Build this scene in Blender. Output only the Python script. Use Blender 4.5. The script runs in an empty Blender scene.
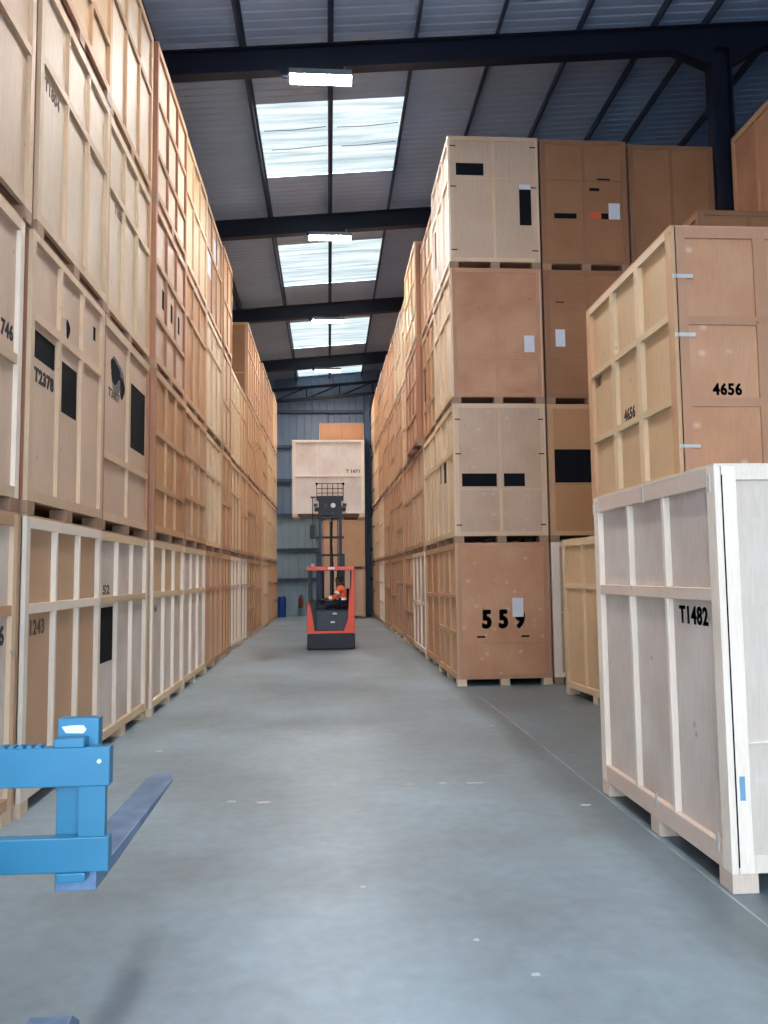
import bpy, bmesh, math, random
from mathutils import Vector, Matrix
random.seed(7)
S = bpy.context.scene
C = bpy.context.collection

def lin(c):
    return tuple(((v/255+0.055)/1.055)**2.4 if v/255 > 0.04045 else v/255/12.92 for v in c)

# ------------------------------------------------------------------ materials
def new_mat(name):
    m = bpy.data.materials.new(name); m.use_nodes = True
    nt = m.node_tree; b = nt.nodes['Principled BSDF']
    return m, nt, b

def plain(name, col, rough=.5, metal=0.0, vary=0.12, scale=6, bump=0.0):
    m, nt, b = new_mat(name)
    tc = nt.nodes.new('ShaderNodeTexCoord'); nz = nt.nodes.new('ShaderNodeTexNoise')
    nz.inputs['Scale'].default_value = scale; nz.inputs['Detail'].default_value = 4
    nt.links.new(tc.outputs['Object'], nz.inputs['Vector'])
    r = nt.nodes.new('ShaderNodeValToRGB')
    c = lin(col)
    r.color_ramp.elements[0].position = .3; r.color_ramp.elements[1].position = .7
    r.color_ramp.elements[0].color = tuple(v*(1-vary) for v in c)+(1,)
    r.color_ramp.elements[1].color = tuple(min(1, v*(1+vary)) for v in c)+(1,)
    nt.links.new(nz.outputs['Fac'], r.inputs['Fac']); nt.links.new(r.outputs['Color'], b.inputs['Base Color'])
    b.inputs['Roughness'].default_value = rough; b.inputs['Metallic'].default_value = metal
    if bump:
        bp = nt.nodes.new('ShaderNodeBump'); bp.inputs['Strength'].default_value = bump; bp.inputs['Distance'].default_value = .01
        nt.links.new(nz.outputs['Fac'], bp.inputs['Height']); nt.links.new(bp.outputs['Normal'], b.inputs['Normal'])
    return m

def wood(name, col, alt, scale=(1, 1, 1), fine=10, knots=True, rough=.55, stain=0.45, spots=False):
    """timber or veneer: soft figure stretched along the grain, knots, per-object shift of tone"""
    m, nt, b = new_mat(name); N = nt.nodes.new; L = nt.links.new
    tc = N('ShaderNodeTexCoord'); oi = N('ShaderNodeObjectInfo')
    off = N('ShaderNodeVectorMath'); off.operation = 'SCALE'; off.inputs['Scale'].default_value = 37.0
    cv = N('ShaderNodeCombineXYZ'); 
    for k in range(3): L(oi.outputs['Random'], cv.inputs[k])
    L(cv.outputs[0], off.inputs[0])
    add = N('ShaderNodeVectorMath'); add.operation = 'ADD'
    L(tc.outputs['Object'], add.inputs[0]); L(off.outputs[0], add.inputs[1])
    mp = N('ShaderNodeMapping'); mp.inputs['Scale'].default_value = scale
    L(add.outputs[0], mp.inputs['Vector'])
    n1 = N('ShaderNodeTexNoise'); n1.inputs['Scale'].default_value = 1.6; n1.inputs['Detail'].default_value = 3
    n2 = N('ShaderNodeTexNoise'); n2.inputs['Scale'].default_value = fine; n2.inputs['Detail'].default_value = 5
    n2.inputs['Distortion'].default_value = .6
    L(add.outputs[0], n1.inputs['Vector']); L(mp.outputs[0], n2.inputs['Vector'])
    a = lin(col); c2 = lin(alt)
    mx = N('ShaderNodeMixRGB'); mx.inputs[1].default_value = a+(1,); mx.inputs[2].default_value = c2+(1,)
    r1 = N('ShaderNodeMapRange'); r1.inputs[1].default_value = .35; r1.inputs[2].default_value = .72
    r1.inputs[4].default_value = stain
    L(n1.outputs['Fac'], r1.inputs[0]); L(r1.outputs[0], mx.inputs[0])
    mx2 = N('ShaderNodeMixRGB'); mx2.blend_type = 'MULTIPLY'
    r2 = N('ShaderNodeMapRange'); r2.inputs[1].default_value = .3; r2.inputs[2].default_value = .7
    r2.inputs[3].default_value = 1.04; r2.inputs[4].default_value = .93
    L(n2.outputs['Fac'], r2.inputs[0]); mx2.inputs[0].default_value = 1
    L(mx.outputs[0], mx2.inputs[1]); L(r2.outputs[0], mx2.inputs[2])
    last = mx2
    if knots:
        v = N('ShaderNodeTexVoronoi'); v.inputs['Scale'].default_value = 3.1
        L(add.outputs[0], v.inputs['Vector'])
        r3 = N('ShaderNodeMapRange'); r3.inputs[1].default_value = .02; r3.inputs[2].default_value = .075
        r3.inputs[3].default_value = .5; r3.inputs[4].default_value = 0
        L(v.outputs['Distance'], r3.inputs[0])
        mx3 = N('ShaderNodeMixRGB'); mx3.inputs[2].default_value = tuple(x*.35 for x in c2)+(1,)
        L(r3.outputs[0], mx3.inputs[0]); L(last.outputs[0], mx3.inputs[1]); last = mx3
    if spots:  # lighter soft-edged spots mixed over the veneer colour
        v = N('ShaderNodeTexVoronoi'); v.inputs['Scale'].default_value = 4.3
        mp2 = N('ShaderNodeMapping'); mp2.inputs['Scale'].default_value = (1, 1, 1.3)
        L(add.outputs[0], mp2.inputs['Vector']); L(mp2.outputs[0], v.inputs['Vector'])
        r3 = N('ShaderNodeMapRange'); r3.inputs[1].default_value = .04; r3.inputs[2].default_value = .2
        r3.inputs[3].default_value = .32; r3.inputs[4].default_value = 0
        L(v.outputs['Distance'], r3.inputs[0])
        mx3 = N('ShaderNodeMixRGB'); mx3.inputs[2].default_value = (.78, .72, .66, 1)
        L(r3.outputs[0], mx3.inputs[0]); L(last.outputs[0], mx3.inputs[1]); last = mx3
    hsv = N('ShaderNodeHueSaturation')
    r4 = N('ShaderNodeMapRange'); r4.inputs[3].default_value = .9; r4.inputs[4].default_value = 1.08
    L(oi.outputs['Random'], r4.inputs[0]); L(r4.outputs[0], hsv.inputs['Value'])
    L(last.outputs[0], hsv.inputs['Color']); L(hsv.outputs[0], b.inputs['Base Color'])
    b.inputs['Roughness'].default_value = rough
    bp = N('ShaderNodeBump'); bp.inputs['Strength'].default_value = .15; bp.inputs['Distance'].default_value = .004
    L(n2.outputs['Fac'], bp.inputs['Height']); L(bp.outputs[0], b.inputs['Normal'])
    return m

V = (5, 5, .5)      # grain up
H = (.5, .5, 6)     # grain across
PLY = {
 'white':  wood('ply_white', (226, 212, 202), (196, 174, 160), V, stain=.75),
 'whitespot': wood('ply_white_spotted', (214, 200, 186), (198, 178, 160), V, stain=.4, spots=True),
 'cream':  wood('ply_cream', (224, 204, 182), (212, 184, 156), V),
 'pale':   wood('ply_pale', (210, 183, 161), (196, 164, 139), V),
 'honey':  wood('ply_honey', (216, 184, 146), (202, 162, 120), V),
 'tan':    wood('ply_tan', (202, 164, 131), (186, 144, 110), V),
 'pink':   wood('ply_pink', (205, 165, 138), (190, 144, 116), V),
 'orange': wood('ply_orange', (194, 148, 106), (176, 124, 82), V),
 'rust':   wood('ply_rust', (190, 144, 112), (164, 112, 82), H, stain=.9),
 'rustspot': wood('ply_rust_spotted', (198, 150, 116), (178, 124, 90), V, stain=.8, spots=True),
 'palespot': wood('ply_pale_spotted', (208, 180, 157), (190, 158, 132), V, stain=.8, spots=True),
 'brown':  wood('ply_brown', (160, 114, 80), (138, 94, 62), H, stain=.7),
}
TIM = {
 'white':  wood('timber_white', (240, 226, 210), (224, 200, 178), V, fine=16, stain=.4),
 'pale':   wood('timber_pale', (216, 188, 158), (200, 164, 132), V, fine=16),
 'tan':    wood('timber_tan', (200, 160, 124), (182, 138, 102), V, fine=16),
 'cream':  wood('timber_cream', (220, 196, 162), (206, 174, 136), V, fine=16),
 'blush':  wood('timber_blush', (228, 206, 190), (212, 184, 166), V, fine=16),
 'rust':   wood('timber_rust', (188, 142, 112), (168, 120, 92), V, fine=16),
 'red':    wood('timber_red', (178, 124, 96), (152, 100, 76), V, fine=16),
 'brown':  wood('timber_brown', (150, 108, 80), (128, 88, 60), V, fine=16),
}
BASEM = {'pale': wood('pallet_pale', (220, 198, 172), (196, 166, 136), H, fine=12),
         'grey': wood('pallet_weathered', (166, 132, 108), (128, 98, 78), H, fine=12)}
INK = plain('stencil_ink', (40, 38, 42), .7)
BLACK = plain('black_paint', (17, 19, 26), .85, vary=.15)
BLACK.node_tree.nodes['Principled BSDF'].inputs['Specular IOR Level'].default_value = .15
SPRAY = plain('grey_spray', (110, 106, 112), .9, vary=.2)
FAINT = plain('faded_ink', (104, 84, 74), .8)
PAPER = plain('paper', (214, 216, 226), .6, vary=.05)
REDLAB = plain('red_label', (214, 92, 52), .6)
BLUELAB = plain('blue_tape', (120, 160, 190), .5)
ZINC = plain('zinc_clip', (196, 194, 192), .5, .2)
NAVY = plain('navy_steel', (19, 25, 44), .5, .0, vary=.12)
NAVYP = plain('navy_purlin', (56, 66, 92), .5, .0, vary=.1)
BLUEW = plain('blue_grey_column', (64, 84, 112), .5)

# ------------------------------------------------------------------ mesh helpers
def link(o, parent=None):
    C.objects.link(o)
    if parent is not None: o.parent = parent
    return o

class MB:
    def __init__(s): s.v = []; s.f = []
    def box(s, x0, x1, y0, y1, z0, z1):
        n = len(s.v)
        s.v += [(x0,y0,z0),(x1,y0,z0),(x1,y1,z0),(x0,y1,z0),(x0,y0,z1),(x1,y0,z1),(x1,y1,z1),(x0,y1,z1)]
        s.f += [(n,n+3,n+2,n+1),(n+4,n+5,n+6,n+7),(n,n+1,n+5,n+4),(n+1,n+2,n+6,n+5),(n+2,n+3,n+7,n+6),(n+3,n,n+4,n+7)]
        return s
    def prism(s, pts, axis, a, b):
        """polygon pts (2-D) extruded along axis from a to b"""
        n = len(s.v); k = len(pts)
        for t in (a, b):
            for (u, w) in pts:
                s.v.append({'x': (t, u, w), 'y': (u, t, w), 'z': (u, w, t)}[axis])
        s.f.append(tuple(range(n, n+k))); s.f.append(tuple(range(n+2*k-1, n+k-1, -1)))
        for i in range(k):
            j = (i+1) % k; s.f.append((n+i, n+k+i, n+k+j, n+j))
        return s
    def tube(s, a, b, r, seg=10, r2=None):
        a = Vector(a); b = Vector(b); d = (b-a).normalized(); r2 = r if r2 is None else r2
        u = d.orthogonal().normalized(); w = d.cross(u); n = len(s.v)
        for p, rr in ((a, r), (b, r2)):
            for i in range(seg):
                t = 2*math.pi*i/seg; s.v.append(tuple(p+u*math.cos(t)*rr+w*math.sin(t)*rr))
        for i in range(seg):
            j = (i+1) % seg; s.f.append((n+i, n+j, n+seg+j, n+seg+i))
        s.f.append(tuple(range(n+seg-1, n-1, -1))); s.f.append(tuple(range(n+seg, n+2*seg)))
        return s
    def path(s, pts, r, seg=8):
        for a, b in zip(pts, pts[1:]): s.tube(a, b, r, seg)
        return s
    def build(s, name, m, parent=None, bevel=0):
        me = bpy.data.meshes.new(name); me.from_pydata(s.v, [], s.f); me.materials.append(m)
        bm = bmesh.new(); bm.from_mesh(me); bmesh.ops.recalc_face_normals(bm, faces=bm.faces)
        bm.to_mesh(me); bm.free()
        o = link(bpy.data.objects.new(name, me), parent)
        if bevel:
            mo = o.modifiers.new('edge', 'BEVEL'); mo.width = bevel; mo.segments = 2; mo.limit_method = 'ANGLE'
        return o

def tag(o, label, cat, group=None):
    o['label'] = label; o['category'] = cat
    if group: o['group'] = group
    return o
def thing(name, label, cat, loc=(0, 0, 0), rz=0, group=None):
    o = bpy.data.objects.new(name, None); o.empty_display_size = .1; link(o)
    o.location = loc; o.rotation_euler = (0, 0, rz)
    return tag(o, label, cat, group)
def struct(o): o['kind'] = 'structure'; return o

def text_mesh(name, s, size, m, parent, mat4, bold=.0, squeeze=1.0, heavy=0):
    cu = bpy.data.curves.new(name, 'FONT'); cu.body = s; cu.size = size; cu.extrude = .0015; cu.offset = bold
    cu.align_x = 'CENTER'; cu.align_y = 'CENTER'; cu.resolution_u = 3; cu.space_character = 1.12
    t = bpy.data.objects.new(name, cu)
    me = bpy.data.meshes.new_from_object(t)
    xs = [v.co.x for v in me.vertices]; ys = [v.co.y for v in me.vertices]
    cx, cy_ = (min(xs)+max(xs))/2, (min(ys)+max(ys))/2
    me.transform(Matrix.Translation((-cx, -cy_, 0)))
    me.transform(Matrix.Diagonal((squeeze[0]/(max(xs)-min(xs)), squeeze[1]/(max(ys)-min(ys)), 1, 1))); me.transform(mat4)
    if heavy:
        bm = bmesh.new(); nrm = mat4.to_3x3() @ Vector((1, 0, 0)); upd = Vector((0, 0, 1))
        for (a, q) in ((-heavy, 0), (heavy, 0), (0, heavy*.6), (0, -heavy*.6)):
            m2 = me.copy(); m2.transform(Matrix.Translation(nrm*a+upd*q)); bm.from_mesh(m2); bpy.data.meshes.remove(m2)
        bm.to_mesh(me); bm.free()
    me.materials.clear(); me.materials.append(m)
    bpy.data.objects.remove(t); bpy.data.curves.remove(cu)
    return link(bpy.data.objects.new(name, me), parent)

# ------------------------------------------------------------------ crates
# A face is laid out in (u, v, n): u along the face as the viewer reads it, v up, n outward (0 = outermost plane).
class Face:
    def __init__(s, org, du, nrm): s.o = Vector(org); s.du = Vector(du); s.n = Vector(nrm)
    def P(s, u, v, n): return s.o + s.du*u + Vector((0, 0, v)) + s.n*n
    def box(s, mb, u0, u1, v0, v1, n0, n1):
        a = s.P(u0, v0, n0); b = s.P(u1, v1, n1)
        mb.box(min(a.x,b.x), max(a.x,b.x), min(a.y,b.y), max(a.y,b.y), min(a.z,b.z), max(a.z,b.z)); return mb
    def mat(s, u, v, n):
        m = Matrix.Identity(4)
        for i in range(3):
            m[i][0] = s.du[i]; m[i][1] = (0, 0, 1)[i]; m[i][2] = s.n[i]; m[i][3] = s.P(u, v, n)[i]
        return m

FB = .105      # height of the foot openings
def dress(face, W, h, spec, root, full, prefix=''):
    """battens, rails and a panel on one face, then its marks"""
    d = spec.get('d', .035); nb = spec.get('nb', 2); rails = spec.get('rails', (.68,))
    ps = spec.get('stile', .075); tr = spec.get('top', .085); br = spec.get('bot', .085)
    bw = spec.get('bw', .04); rw = spec.get('rw', .075)
    pm = PLY[spec.get('ply', 'tan')]; tm = TIM[spec.get('tim', 'tan')]; rm = TIM[spec.get('rail', spec.get('tim', 'tan'))]
    sm = TIM[spec.get('post', spec.get('tim', 'tan'))]
    low = spec.get('low')      # other panel tone below the first rail
    fr = MB() if not full else None
    def piece(name, m, *a):
        if full: face.box(MB(), *a).build(name, m, root)
        else: face.box(fr, *a)
    v0, v1 = FB, h-.015
    piece('stile', sm, 0, ps, v0, v1, -d, 0); piece('stile', sm, W-ps, W, v0, v1, -d, 0)
    piece('top_rail', rm, ps, W-ps, v1-tr, v1, -d, 0); piece('bottom_rail', rm, ps, W-ps, v0, v0+br, -d, 0)
    vs = [v0+br] + [h*r for r in sorted(rails)] + [v1-tr]
    for r in rails: piece('mid_rail', rm, ps, W-ps, h*r-rw/2, h*r+rw/2, -d, -.003)
    for k in range(nb):
        u = ps+(W-2*ps)*(k+1)/(nb+1)
        for a, b in zip(vs, vs[1:]):
            a2 = a+(rw/2 if a != vs[0] else 0); b2 = b-(rw/2 if b != vs[-1] else 0)
            piece('batten', tm, u-bw/2, u+bw/2, a2, b2, -d, -.001)
    if not full: fr.build(prefix+'frame', tm, root)
    if low:
        mid = h*max(rails)
        pan = face.box(MB(), .01, W-.01, mid, v1-.01, -d-.012, -d).build(prefix+'panel', pm, root)
        face.box(MB(), .01, W-.01, v0+.01, mid, -d-.012, -d).build(prefix+'panel', PLY[low], root)
    else:
        pan = face.box(MB(), .01, W-.01, v0+.01, v1-.01, -d-.012, -d).build(prefix+'panel', pm, root)
    for mk in spec.get('marks', ()):
        kind = mk[0]
        if kind == 'patch':
            _, u0, u1, a, b = mk[:5]; m = mk[5] if len(mk) > 5 else BLACK
            face.box(MB(), u0*W, u1*W, a*h, b*h, -d, -d+.002).build('painted_patch', m, pan)
        elif kind == 'onpatch':
            _, u0, u1, a, b = mk[:5]; m = mk[5] if len(mk) > 5 else BLACK
            face.box(MB(), u0*W, u1*W, a*h, b*h, 0, .002).build('painted_patch', m, root)
        elif kind == 'paper':
            _, u0, u1, a, b = mk[:5]; n = mk[6] if len(mk) > 6 else -d
            face.box(MB(), u0*W, u1*W, a*h, b*h, n+.002, n+.004).build('paper_label', mk[5] if len(mk) > 5 else PAPER, pan)
        elif kind == 'text':
            _, s, u0, u1, a, b = mk[:6]; bold = mk[6] if len(mk) > 6 else .035
            text_mesh('stencilled_number', s, 1, FAINT if s in ('1243', '52', '16', 'T1804', 'T1831', 'T187', 'T3807') else INK, pan, face.mat((u0+u1)/2*W, (a+b)/2*h, -d+.0015), bold, ((u1-u0)*W, (b-a)*h), mk[7] if len(mk) > 7 else .0)
        elif kind == 'blob':
            _, u, v, ru, rv = mk[:5]; n = len(MB().v); pts = []
            mb = MB(); rnd = random.Random(int(u*1000)); K = 30
            ring = []
            for i in range(K):
                t = 2*math.pi*i/K; q = 1+.16*math.sin(3*t+1)+rnd.uniform(-.05, .05)
                ring.append((u*W+ru*q*math.cos(t), v*h+rv*q*math.sin(t)))
            K = len(ring); q = .001 if len(mk) > 5 else .0025
            for nn in (-d, -d+q):
                for (a, b) in ring: mb.v.append(tuple(face.P(a, b, nn)))
            mb.f.append(tuple(range(K))); mb.f.append(tuple(range(2*K-1, K-1, -1)))
            for i in range(K): mb.f.append((i, (i+1) % K, K+(i+1) % K, K+i))
            mb.build('sprayed_patch', mk[5] if len(mk) > 5 else BLACK, pan)
        elif kind == 'clip':
            _, u, v, hor = mk
            a, b = (.05, .012) if hor else (.012, .05)
            face.box(MB(), u*W-a, u*W+a, v*h-b, v*h+b, 0, .006).build('metal_clip', ZINC, root)

def crate(label, x0, y0, z0, w, l, h, aisle, side, end, full=True, base='pale', rz=0, group=None, far_end=False, name='storage_crate'):
    """x0,y0: near corner with the lower x; aisle '+' or '-': which x side carries the dressed long face"""
    t = thing(name, label, 'crate', (x0+w/2, y0+l/2, z0), rz, group)
    X, Y = w/2, l/2; g = .035
    if aisle == '+': fs = Face((X, -Y, 0), (0, 1, 0), (1, 0, 0)); fb = Face((-X, Y, 0), (0, -1, 0), (-1, 0, 0))
    else: fs = Face((-X, Y, 0), (0, -1, 0), (-1, 0, 0)); fb = Face((X, -Y, 0), (0, 1, 0), (1, 0, 0))
    fe = Face((-X+g, -Y, 0), (1, 0, 0), (0, -1, 0)); ff = Face((X-g, Y, 0), (-1, 0, 0), (0, 1, 0))
    dress(fs, l, h, side, t, full, 'side_')
    dress(fe, w-2*g, h, end, t, full and end.get('full', True), 'end_')
    back = {'ply': side.get('ply', 'tan'), 'tim': end.get('tim', 'tan'), 'nb': 1, 'rails': (.6,), 'd': .02}
    dress(fb, l, h, back, t, False, 'rear_side_'); dress(ff, w-2*g, h, back, t, False, 'rear_end_')
    MB().box(-X, X, -Y, Y, h-.015, h).build('lid', TIM[end.get('tim', 'tan')], t)
    MB().box(-X+.06, X-.06, -Y+.06, Y-.06, FB, FB+.03).build('deck', BASEM['grey'], t)
    bw = .15
    if full:
        me = None
        for i, bx in enumerate((-X, -bw/2, X-bw)):
            for j, by in enumerate((-Y, -bw/2, Y-bw)):
                if me is None:
                    o = MB().box(0, bw, 0, bw, 0, FB).build('foot_block', BASEM[base], t); me = o.data
                else:
                    o = link(bpy.data.objects.new('foot_block', me), t)
                o.location = (bx, by, 0)
    else:
        mb = MB()
        for bx in (-X, -bw/2, X-bw):
            for by in (-Y, -bw/2, Y-bw): mb.box(bx, bx+bw, by, by+bw, .012, FB-.012)
            mb.box(bx, bx+bw, -Y, Y, 0, .012)
        for by in (-Y, -bw/2, Y-bw): mb.box(-X, X, by, by+bw, FB-.012, FB)
        mb.build('pallet_base', BASEM[base], t)
    return t

ORD = ['first', 'second', 'third', 'fourth', 'fifth', 'sixth', 'seventh', 'eighth', 'ninth', 'tenth', 'eleventh', 'twelfth', 'thirteenth', 'fourteenth']
TIER = ['bottom tier', 'second tier', 'third tier', 'top tier']
TONE = {'white': 'whitish', 'cream': 'cream', 'pale': 'pale', 'honey': 'honey-coloured', 'tan': 'tan', 'pink': 'pinkish', 'orange': 'orange-brown', 'rust': 'reddish', 'brown': 'brown', 'whitespot': 'whitish', 'rustspot': 'reddish'}
HT = 2.271
def E(ply='tan', tim='tan', **k):
    d = dict(ply=ply, tim=tim, nb=1, rails=(.35,), d=.012, rw=.02, bw=.05, stile=.06, top=.06, bot=.07); d.update(k); return d
def Sd(ply='tan', tim=None, nb=2, rails=(.68,), **k):
    d = dict(ply=ply, tim=tim or {'white': 'white', 'cream': 'cream', 'pale': 'pale', 'honey': 'cream', 'tan': 'tan', 'pink': 'tan', 'orange': 'tan', 'rust': 'rust', 'brown': 'brown'}[ply], nb=nb, rails=rails); d.update(k); return d

# ---- row on the side of the blue forks (X = -2.304 facing +x)
LX = -2.304
LCOL = [(3.95, 2.09), (6.13, 1.97), (8.14, 2.11), (10.30, 2.19), (12.54, 2.16), (14.76, 2.16), (16.98, 1.46), (18.5, 2.1), (20.66, 1.48), (22.2, 2.1), (24.35, 2.1), (26.5, 2.1), (28.65, 2.1), (30.8, 2.1)]
JIT = [-.025, 0, -.02, .03, .01, .0, .02, -.02, 0, .02, .02, .08, .10, .13]
LT = {}
LT[0, 0] = (Sd('white', 'tan', marks=[('text', '76', .845, .94, .57, .635), ('clip', .97, .55, True)], post='pale', rail='tan'), 'whitish crate with tan rails stencilled 76, bottom tier, cut off behind the blue forks')
LT[0, 1] = (Sd('pale', 'pale', rails=(.51,), marks=[('text', 'T1746', .77, .955, .565, .622)], post='white'), 'pale pinkish crate stencilled T1746 high on its side, second tier, fork-side row')
LT[0, 2] = (Sd('pale', 'pale', rails=(.62,)), 'pale pinkish crate in the third tier of the first stack, fork-side row')
LT[0, 3] = (Sd('pale', 'pale', rails=(.62,)), 'pale crate in the top tier of the first stack, fork-side row')
LT[1, 0] = (Sd('tan', 'white', marks=[('text', '1243', .115, .27, .585, .64)], d=.045), 'tan-panelled crate with whitish battens stencilled 1243, bottom tier behind the blue forks')
LT[1, 1] = (Sd('pale', 'pale', rails=(.70,), bw=.055, marks=[('patch', .065, .315, .562, .66), ('patch', .38, .615, .425, .625), ('text', 'T2378', .085, .31, .475, .53, .05), ('blob', .48, .77, .05, .08), ('patch', .86, .895, .83, .89)], top=.06), 'pale crate stencilled T2378 with two large black patches, second tier, fork-side row')
LT[1, 2] = (Sd('cream', 'pale', rails=(.67,), marks=[('text', 'T1804', .09, .27, .58, .63)]), 'cream crate with faint T1804 stencil, third tier above the T2378 crate')
LT[1, 3] = (Sd('honey', 'tan', rails=(.3,)), 'honey-coloured crate in the top tier above the T1804 crate')
LT[2, 0] = (Sd('white', 'white', rail='cream', marks=[('patch', .05, .325, .39, .645), ('text', '52', .14, .26, .705, .75)], d=.045), 'whitish crate with one tall black panel patch, bottom tier, fork-side row')
LT[2, 1] = (Sd('pale', 'pale', nb=1, rails=(.35,), marks=[('blob', .31, .775, .25, .19, SPRAY), ('blob', .27, .785, .19, .13), ('blob', .41, .735, .10, .12), ('text', 'T3807', .15, .36, .645, .69), ('patch', .60, .93, .465, .81)], post='red'), 'pale crate with a sprayed black blob and black patch, second tier, fork-side row')
LT[2, 2] = (Sd('cream', 'cream', rails=(.66,), marks=[('text', 'T1831', .19, .34, .575, .62)], post='tan'), 'cream crate with small stencil under its rail, third tier above the sprayed crate')
LT[2, 3] = (Sd('cream', 'tan', rails=(.64,), post='tan'), 'grey-cream crate in the top tier, third stack of the fork-side row')
LT[3, 0] = (Sd('honey', 'white', rail='cream', low='white', marks=[('text', '16', .12, .2, .58, .62)], d=.045), 'crate with tan upper panels, white lower panels and white battens, bottom tier')
LT[3, 1] = (Sd('orange', 'tan', rails=(.31, .63), marks=[('blob', .55, .35, .04, .05, TIM['brown'])], post='red'), 'orange-brown crate in nine panels, second tier, fork-side row')
LT[3, 2] = (Sd('pale', 'red', rails=(.33, .66), marks=[('patch', .26, .32, .44, .56), ('patch', .53, .59, .44, .56), ('patch', .78, .84, .44, .56)], rail='tan'), 'pale nine-panel crate with three small dark slots, third tier, fork-side row')
LT[3, 3] = (Sd('cream', 'red', rails=(.33, .66), rail='tan'), 'cream nine-panel crate with reddish posts, top tier, fork-side row')
LT[4, 0] = (Sd('white', 'white', d=.045, rail='cream'), 'whitish crate with white battens, bottom tier, fifth stack of the fork-side row')
LT[4, 1] = (Sd('tan', 'tan', rails=(.36, .66)), None)
LT[4, 2] = (Sd('orange', 'tan', rails=(.68,)), None)
LT[4, 3] = (Sd('honey', 'cream', rails=(.6,)), None)
LT[5, 0] = (Sd('pink', 'tan'), None)
LT[5, 1] = (Sd('cream', 'cream', rails=(.66,)), None)
LT[5, 2] = (Sd('cream', 'cream', rails=(.74,)), None)
LT[5, 3] = (Sd('orange', 'tan', rails=(.62,), marks=[('paper', .10, .42, .40, .66), ('paper', .50, .8, .6, .86)]), 'orange-brown crate with two grey paper sheets, top tier, fork-side row')
LT[6, 0] = (Sd('rust', 'tan'), None); LT[6, 1] = (Sd('orange', 'tan', 1, rails=(.5,)), None)
LT[6, 2] = (Sd('pale', 'tan', 1, rails=(.5,)), None); LT[6, 3] = (Sd('tan', 'tan', 1, rails=(.5,)), None)
LT[7, 0] = (Sd('white', 'white', d=.045), None); LT[7, 1] = (Sd('tan', 'pale'), None); LT[7, 2] = (Sd('cream', 'cream'), None)
LT[8, 0] = (Sd('white', 'white', 1, d=.045), None); LT[8, 1] = (Sd('pink', 'tan', 1, rails=(.5,)), None); LT[8, 2] = (Sd('honey', 'tan', 1), None)
tones = ['tan', 'honey', 'orange', 'pink', 'pale', 'tan', 'honey', 'cream']
for c in range(9, 14):
    for t in range(4):
        ply = tones[(c*3+t*5) % 8]
        if t == 0: ply = ['orange', 'pink', 'pale', 'tan', 'rust'][c-9]
        LT[c, t] = (Sd(ply, {'cream': 'cream', 'honey': 'cream', 'pale': 'pale'}.get(ply, 'tan'), rails=[(.68,), (.35, .66), (.6,), (.5,)][(c+t) % 4]), None)
for (c, t), (sp, lab) in sorted(LT.items()):
    y0, l = LCOL[c]; j = JIT[c]+random.uniform(-.012, .012)
    nearc = y0 < 17
    lab = lab or f"{TONE[sp['ply']]} plywood crate, {TIER[t]}, {ORD[c]} stack from the blue forks, fork-side row"
    # front corner of the row's end faces is reddish timber
    en = E('brown' if (c, t) == (9, 3) else sp['ply'], 'red' if c in (1, 3) and t else 'tan')
    en['full'] = False
    if t >= 2 and c <= 2: y0 += .09; l -= .09 if c == 2 else 0
    crate(lab, LX+j-1.53, y0, t*HT, 1.53, l, HT-.004, '+', sp, en, nearc, 'pale' if t < 1 else 'grey',
          group='crates stacked along the fork side of the aisle')

# ---- row on the side of crate 559 (X = 2.012 facing -x)
RX = 2.012
RCOL = [(12.385, 2.08), (14.52, 1.95), (16.52, 2.28), (18.86, 2.1), (21.02, 2.1), (23.18, 2.1), (25.34, 2.1), (27.5, 2.1), (29.66, 2.1), (31.82, 2.1)]
RJ = [0, .02, 0, .01, -.02, -.03, -.06, -.10, -.12, -.14]
RT = {}
P5 = PLY['rust']
RT[0, 0] = (Sd('tan', 'tan', rails=(.36, .62), bw=.06),
            E('rustspot', 'rust', nb=0, rails=(.30,), marks=[('text', '5 5 9', .265, .73, .395, .527, .03, .014), ('paper', .598, .721, .475, .608), ('patch', .20, .29, .332, .345), ('patch', .69, .78, .332, .345)]),
            'reddish crate stencilled 559 in large digits, bottom tier at the aisle corner')
RT[0, 1] = (Sd('cream', 'cream', rails=(.66,), marks=[('patch', .18, .30, .50, .66), ('patch', .40, .52, .48, .64)]),
            E('palespot', 'pale', rails=(.38,), marks=[('patch', .07, .46, .40, .493), ('patch', .54, .776, .40, .493)]+[('onpatch', a, b, v, v+.008) for v in (.88, .63, .12) for a, b in ((0, .06), (.94, 1))]),
            'pale crate with two wide black bars, standing on crate 559')
RT[0, 2] = (Sd('cream', 'cream', rails=(.70,)), E('rust', 'rust', rails=(.33,), marks=[('paper', .81, .927, .378, .501)]),
            'reddish crate with a white paper label, third tier above crate 559')
RT[0, 3] = (Sd('white', 'white', rails=(.70,), marks=[('patch', .10, .17, .3, .62)]),
            E('pale', 'pale', rails=(.68,), marks=[('patch', .07, .39, .703, .796), ('patch', .797, .934, .329, .602), ('paper', .80, .93, .606, .64)]+[('onpatch', a, b, v, v+.008) for v in (.92, .61, .13) for a, b in ((0, .07), (.93, 1))]),
            'pale crate with a black bar and a tall black patch, top tier above crate 559')
RT[1, 0] = (Sd('orange', 'tan', 1, rails=(.6,)), E(), None)
RT[1, 1] = (Sd('cream', 'cream', 3, rails=(.68,)), E(), None)
RT[1, 2] = (Sd('orange', 'tan', rails=(.3, .72), marks=[('patch', .03, .12, .4, .75)]), E(), None)
RT[1, 3] = (Sd('honey', 'tan', rails=(.62,)), E(), None)
RT[2, 0] = (Sd('pale', 'white', rails=(.5,)), E(), None)
RT[2, 1] = (Sd('pale', 'tan', rails=(.6,)), E(), None)
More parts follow.
